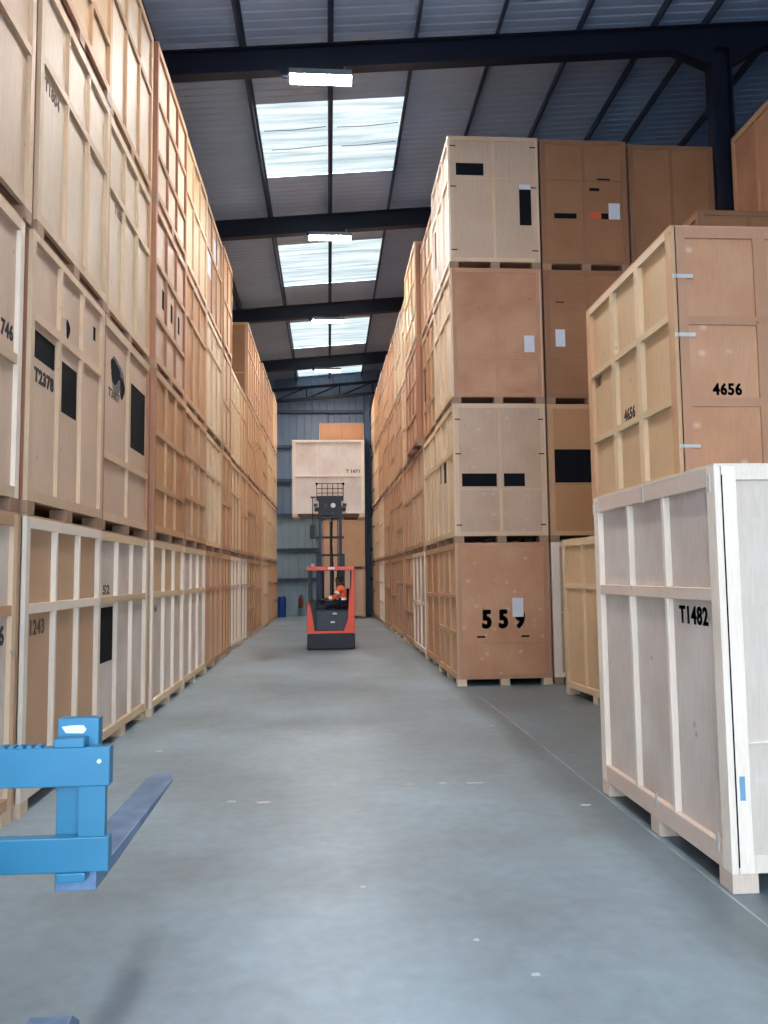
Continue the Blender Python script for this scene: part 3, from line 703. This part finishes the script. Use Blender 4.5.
for s in (-1, 1): MB().box(s*.36-.03, s*.36+.03, yg-.03, yg+.03, 4.22, 4.28).build('guard_corner', BLACK, RT0)
for s in (-1, 1):
    MB().box(s*.26-.06, s*.26+.06, 2.30, 2.35, 3.30, 3.60).box(s*.26-.06, s*.26+.06, 2.34, 3.75, 3.31, 3.355).build('fork', DK, RT0)
MB().box(-.35, .35, 2.2, 2.30, 3.30, 3.40).build('lower_fork_bar', DK, RT0)
crate('pale crate stencilled T1671 lifted high on the forks of the reach truck', -.995, 21.32, 3.357, 1.98, 1.5, 2.14, '-', Sd('white', 'white'),
      dict(ply='white', tim='white', nb=2, rails=(.535,), d=.055, stile=.05, top=.05, bot=.07, bw=.055, rw=.045, marks=[('text', 'T 1671', .75, .95, .575, .62)]), True, 'pale')

# ------------------------------------------------------------------ driver, sitting sideways facing -x
SKIN = plain('skin', (92, 62, 50), .6); HAIRM = plain('black_hair', (20, 20, 24), .7)
VEST = plain('hi_vis_orange', (250, 104, 50), .6); VEST.node_tree.nodes['Principled BSDF'].inputs['Emission Strength'].default_value = 0
REFL = plain('reflective_tape', (236, 236, 240), .3); TROU = plain('dark_trousers', (28, 32, 46), .8); BOOT = plain('boot_leather', (24, 22, 22), .6)
def skin(name, pts, edges, radii, m, parent, root=0, sub=2):
    me = bpy.data.meshes.new(name); me.from_pydata(pts, edges, []); me.materials.append(m)
    o = link(bpy.data.objects.new(name, me), parent)
    bm = bmesh.new(); bm.from_mesh(me); bm.verts.layers.skin.verify(); bm.to_mesh(me); bm.free()
    for i, r in enumerate(radii): me.skin_vertices[0].data[i].radius = (r, r) if not isinstance(r, tuple) else r
    me.skin_vertices[0].data[root].use_root = True
    mo = o.modifiers.new('skin', 'SKIN'); mo.use_smooth_shade = True
    o.modifiers.new('sub', 'SUBSURF').levels = sub; o.modifiers['sub'].render_levels = sub
    return o
DR = thing('person', 'driver in an orange hi-vis jacket seated sideways in the reach truck cab', 'person', (.035, 18.82, 0))
cy = .36
P = []; Ed = []; R = []
def add(p, r, par=None):
    P.append(p); R.append(r)
    if par is not None: Ed.append((par, len(P)-1))
    return len(P)-1
pel = add((.27, cy, 1.13), .13)
sp1 = add((.27, cy, 1.27), .125, pel); sp2 = add((.23, cy, 1.42), .135, sp1); nk = add((.20, cy, 1.53), .068, sp2)
hd0 = add((.195, cy, 1.60), .080, nk); hd1 = add((.19, cy, 1.68), .095, hd0); hd2 = add((.195, cy, 1.735), .075, hd1)
HANDS = []
for s in (-1, 1):
    sh = add((.225, cy+s*.15, 1.44), .06, sp2); el = add((.10, cy+s*.21, 1.24), .043, sh); wr = add((-.10, cy+s*.13, 1.20), .030, el)
    pa = add((-.165, cy+s*.115, 1.195), .034, wr)
    for k, (dy, ln) in enumerate(((-.028, .055), (-.009, .065), (.010, .06), (.028, .048))):
        a = add((-.195, cy+s*.115+dy, 1.195), .0095, pa); c = add((-.195-ln*.6, cy+s*.115+dy, 1.18), .0085, a); add((-.195-ln*.75, cy+s*.115+dy, 1.155), .0075, c)
    a = add((-.155, cy+s*.115-s*.04, 1.20), .011, pa); add((-.19, cy+s*.115-s*.05, 1.185), .009, a)
    hp = add((.20, cy+s*.085, 1.10), .085, pel); kn = add((-.14, cy+s*.11, 1.07), .062, hp); an = add((-.24, cy+s*.11, .60), .042, kn)
    add((-.25, cy+s*.11, .54), .04, an); add((-.34, cy+s*.11, .515), .032, len(P)-1)
body = skin('body', P, Ed, R, SKIN, DR)
# clothing
def part_skin(name, chain, m, grow, root=0):
    return None
j_p = [(.27, cy, 1.10), (.27, cy, 1.27), (.23, cy, 1.42), (.21, cy, 1.55)]; j_r = [.155, .165, .18, .115]; j_e = [(0, 1), (1, 2), (2, 3)]
for s in (-1, 1):
    n = len(j_p); j_p += [(.225, cy+s*.15, 1.44), (.10, cy+s*.21, 1.24), (-.08, cy+s*.135, 1.203)]; j_r += [.074, .058, .043]; j_e += [(2, n), (n, n+1), (n+1, n+2)]
skin('hi_vis_jacket', j_p, j_e, j_r, VEST, DR)
t_p = [(.27, cy, 1.13)]; t_r = [.137]; t_e = []
for s in (-1, 1):
    n = len(t_p); t_p += [(.18, cy+s*.085, 1.105), (-.14, cy+s*.11, 1.07), (-.235, cy+s*.11, .62)]; t_r += [.096, .074, .058]; t_e += [(0, n), (n, n+1), (n+1, n+2)]
skin('trousers', t_p, t_e, t_r, TROU, DR)
for s in (-1, 1):
    skin('boot', [(-.24, cy+s*.11, .62), (-.25, cy+s*.11, .535), (-.36, cy+s*.11, .51)], [(0, 1), (1, 2)], [.052, .052, .042], BOOT, DR)
skin('hair', [(.235, cy, 1.60), (.225, cy, 1.69), (.20, cy, 1.765)], [(0, 1), (1, 2)], [.098, .120, .092], HAIRM, DR)
MB().tube((.085, cy, 1.655), (.062, cy, 1.635), .014, 8, .012).build('nose', SKIN, DR)
for s in (-1, 1):
    MB().tube((.096, cy+s*.03, 1.685), (.088, cy+s*.03, 1.685), .010, 8).build('eye', BLACK, DR)
    MB().tube((.17, cy+s*.085, 1.66), (.17, cy+s*.098, 1.665), .024, 10).build('ear', SKIN, DR)
MB().box(.082, .092, cy-.025, cy+.025, 1.597, 1.603).build('mouth', RED, DR)
def band(name, a, b, r):
    MB().tube(a, b, r, 20).build(name, REFL, DR)
band('reflective_band', (.27, cy, 1.175), (.27, cy, 1.24), .162); 
for s in (-1, 1):
    band('reflective_band', (.045, cy+s*.188, 1.231), (-.02, cy+s*.163, 1.218), .058)
    band('reflective_band', (.175, cy+s*.175, 1.36), (.145, cy+s*.19, 1.315), .072)

# ------------------------------------------------------------------ blue stacker with fork carriage
BL = plain('stacker_blue', (54, 122, 156), .38, .1, vary=.08, scale=4)
BLD = plain('stacker_dark_blue', (36, 74, 120), .45, .1)
STEEL = plain('worn_fork_blue', (108, 136, 168), .45, .3, vary=.3, scale=7)
ST = thing('pallet_stacker', 'sky-blue fork carriage with one fork pointing along the aisle', 'forklift', (0, 0, 0))
yc = 2.6
xe = -.703
MB().box(-1.95, xe, yc, yc+.045, 1.112, 1.234).build('upper_carriage_plate', BL, ST, .004)
MB().box(-1.95, xe, yc, yc+.045, .848, .955).build('lower_carriage_plate', BL, ST, .004)
nt_ = MB()
for k in range(30):
    x = -.915-k*.028; nt_.box(x-.020, x-.004, yc+.004, yc+.041, 1.234, 1.242)
nt_.build('notched_edge', BL, ST)
MB().box(-.80, -.718, yc+.01, yc+.035, .955, 1.112).build('gusset_plate', BL, ST)
def fork(xa, xb):
    f = MB(); 
    f.box(xa, xb, yc+.046, yc+.095, .84, 1.318)
    f.box(xa+.005, xb-.03, yc-.006, yc+.046, 1.234, 1.262); f.box(xa+.02, xb-.02, yc-.006, yc+.046, .82, .848)
    o = f.build('fork', BL, ST, .004)
    b_ = MB()
    b_.prism([(yc+.046, .775), (yc+.046, .85), (yc+.10, .85), (yc+.16, .822), (yc+1.28, .812), (yc+1.28, .80), (yc+.3, .775)], 'x', xa, xb)
    o2 = b_.build('fork_blade', STEEL, ST, .004)
    mt = MB(); mt.prism([(xa, yc+1.28), (xb, yc+1.28), (xb-.025, yc+1.38), (xa+.025, yc+1.38)], 'z', .80, .812); mt.build('fork_tip', STEEL, ST)
    return o
fk = fork(-.882, -.752)
wp = MB(); wp.prism([(-.868, 1.292), (-.855, 1.272), (-.80, 1.270), (-.79, 1.282), (-.80, 1.296), (-.84, 1.296)], 'y', yc+.043, yc+.047); wp.build('worn_white_patch', PAPER, fk)
fork(-1.78, -1.645)
MB().tube((-.735, yc-.004, 1.19), (-.735, yc, 1.19), .007, 10).build('bolt_head', PAPER, ST)
for s in (-1.17, -1.50):
    MB().box(s-.04, s+.04, yc-.20, yc-.09, .05, 2.3).build('mast_rail', BLD, ST)
    MB().box(s-.03, s+.03, yc-.10, yc, .86, 1.22).build('carriage_roller_plate', BLD, ST)
MB().box(-1.54, -1.13, yc-.20, yc-.12, 2.22, 2.3).box(-1.54, -1.13, yc-.20, yc-.12, .2, .3).build('mast_crossbar', BLD, ST)
MB().box(-1.75, -1.0, yc-1.0, yc-.30, .08, .95).build('drive_body', BL, ST, .03)
MB().tube((-1.33, yc-.9, .95), (-1.33, yc-1.3, 1.2), .02, 8).box(-1.45, -1.21, yc-1.34, yc-1.28, 1.15, 1.25).build('tiller', BLACK, ST)
for xx in (-1.06, -1.62):
    MB().prism([(yc-.5, .03), (yc-.5, .12), (3.18, .12), (3.26, .06), (3.26, .03)], 'x', xx-.08, xx+.08).build('straddle_leg', STEEL, ST, .004)
    MB().tube((xx-.05, 3.08, .045), (xx+.05, 3.08, .045), .045, 12).build('leg_roller', BLACK, ST)
MB().tube((-1.4, yc-.7, .1), (-1.3, yc-.7, .1), .1, 14).build('drive_wheel', BLACK, ST)

# ------------------------------------------------------------------ daylight
W = bpy.data.worlds.new('world'); S.world = W; W.use_nodes = True
bg = W.node_tree.nodes['Background']
skt = W.node_tree.nodes.new('ShaderNodeTexSky'); skt.sky_type = 'HOSEK_WILKIE'; skt.turbidity = 5; skt.sun_direction = (.3, .5, .8)
mixw = W.node_tree.nodes.new('ShaderNodeMixRGB'); mixw.inputs[0].default_value = .75; mixw.inputs[2].default_value = (.74, .87, 1.0, 1)
W.node_tree.links.new(skt.outputs[0], mixw.inputs[1]); W.node_tree.links.new(mixw.outputs[0], bg.inputs['Color'])
bg.inputs['Strength'].default_value = 6.6

# ------------------------------------------------------------------ camera
F, YAW, PIT, ROL, EYE = 780.0, .0708, .0804, .0121, 1.771
fwd = Vector((math.sin(YAW)*math.cos(PIT), math.cos(YAW)*math.cos(PIT), math.sin(PIT)))
r0 = Vector((math.cos(YAW), -math.sin(YAW), 0)); u0 = r0.cross(fwd)
rgt = r0*math.cos(ROL)-u0*math.sin(ROL); upv = r0*math.sin(ROL)+u0*math.cos(ROL)
cam = bpy.data.cameras.new('camera'); co = link(bpy.data.objects.new('camera', cam))
M = Matrix.Identity(4)
for i in range(3): M[i][0] = rgt[i]; M[i][1] = upv[i]; M[i][2] = -fwd[i]
M[2][3] = EYE
co.matrix_world = M
cam.sensor_fit = 'VERTICAL'; cam.sensor_height = 36; cam.sensor_width = 27; cam.lens = F/1024*36; cam.clip_end = 200; cam.clip_start = .05
S.camera = co
S.view_settings.view_transform = 'Standard'; S.view_settings.look = 'None'; S.view_settings.gamma = 1
S.view_settings.use_curve_mapping = False; S.view_settings.exposure = 0.55
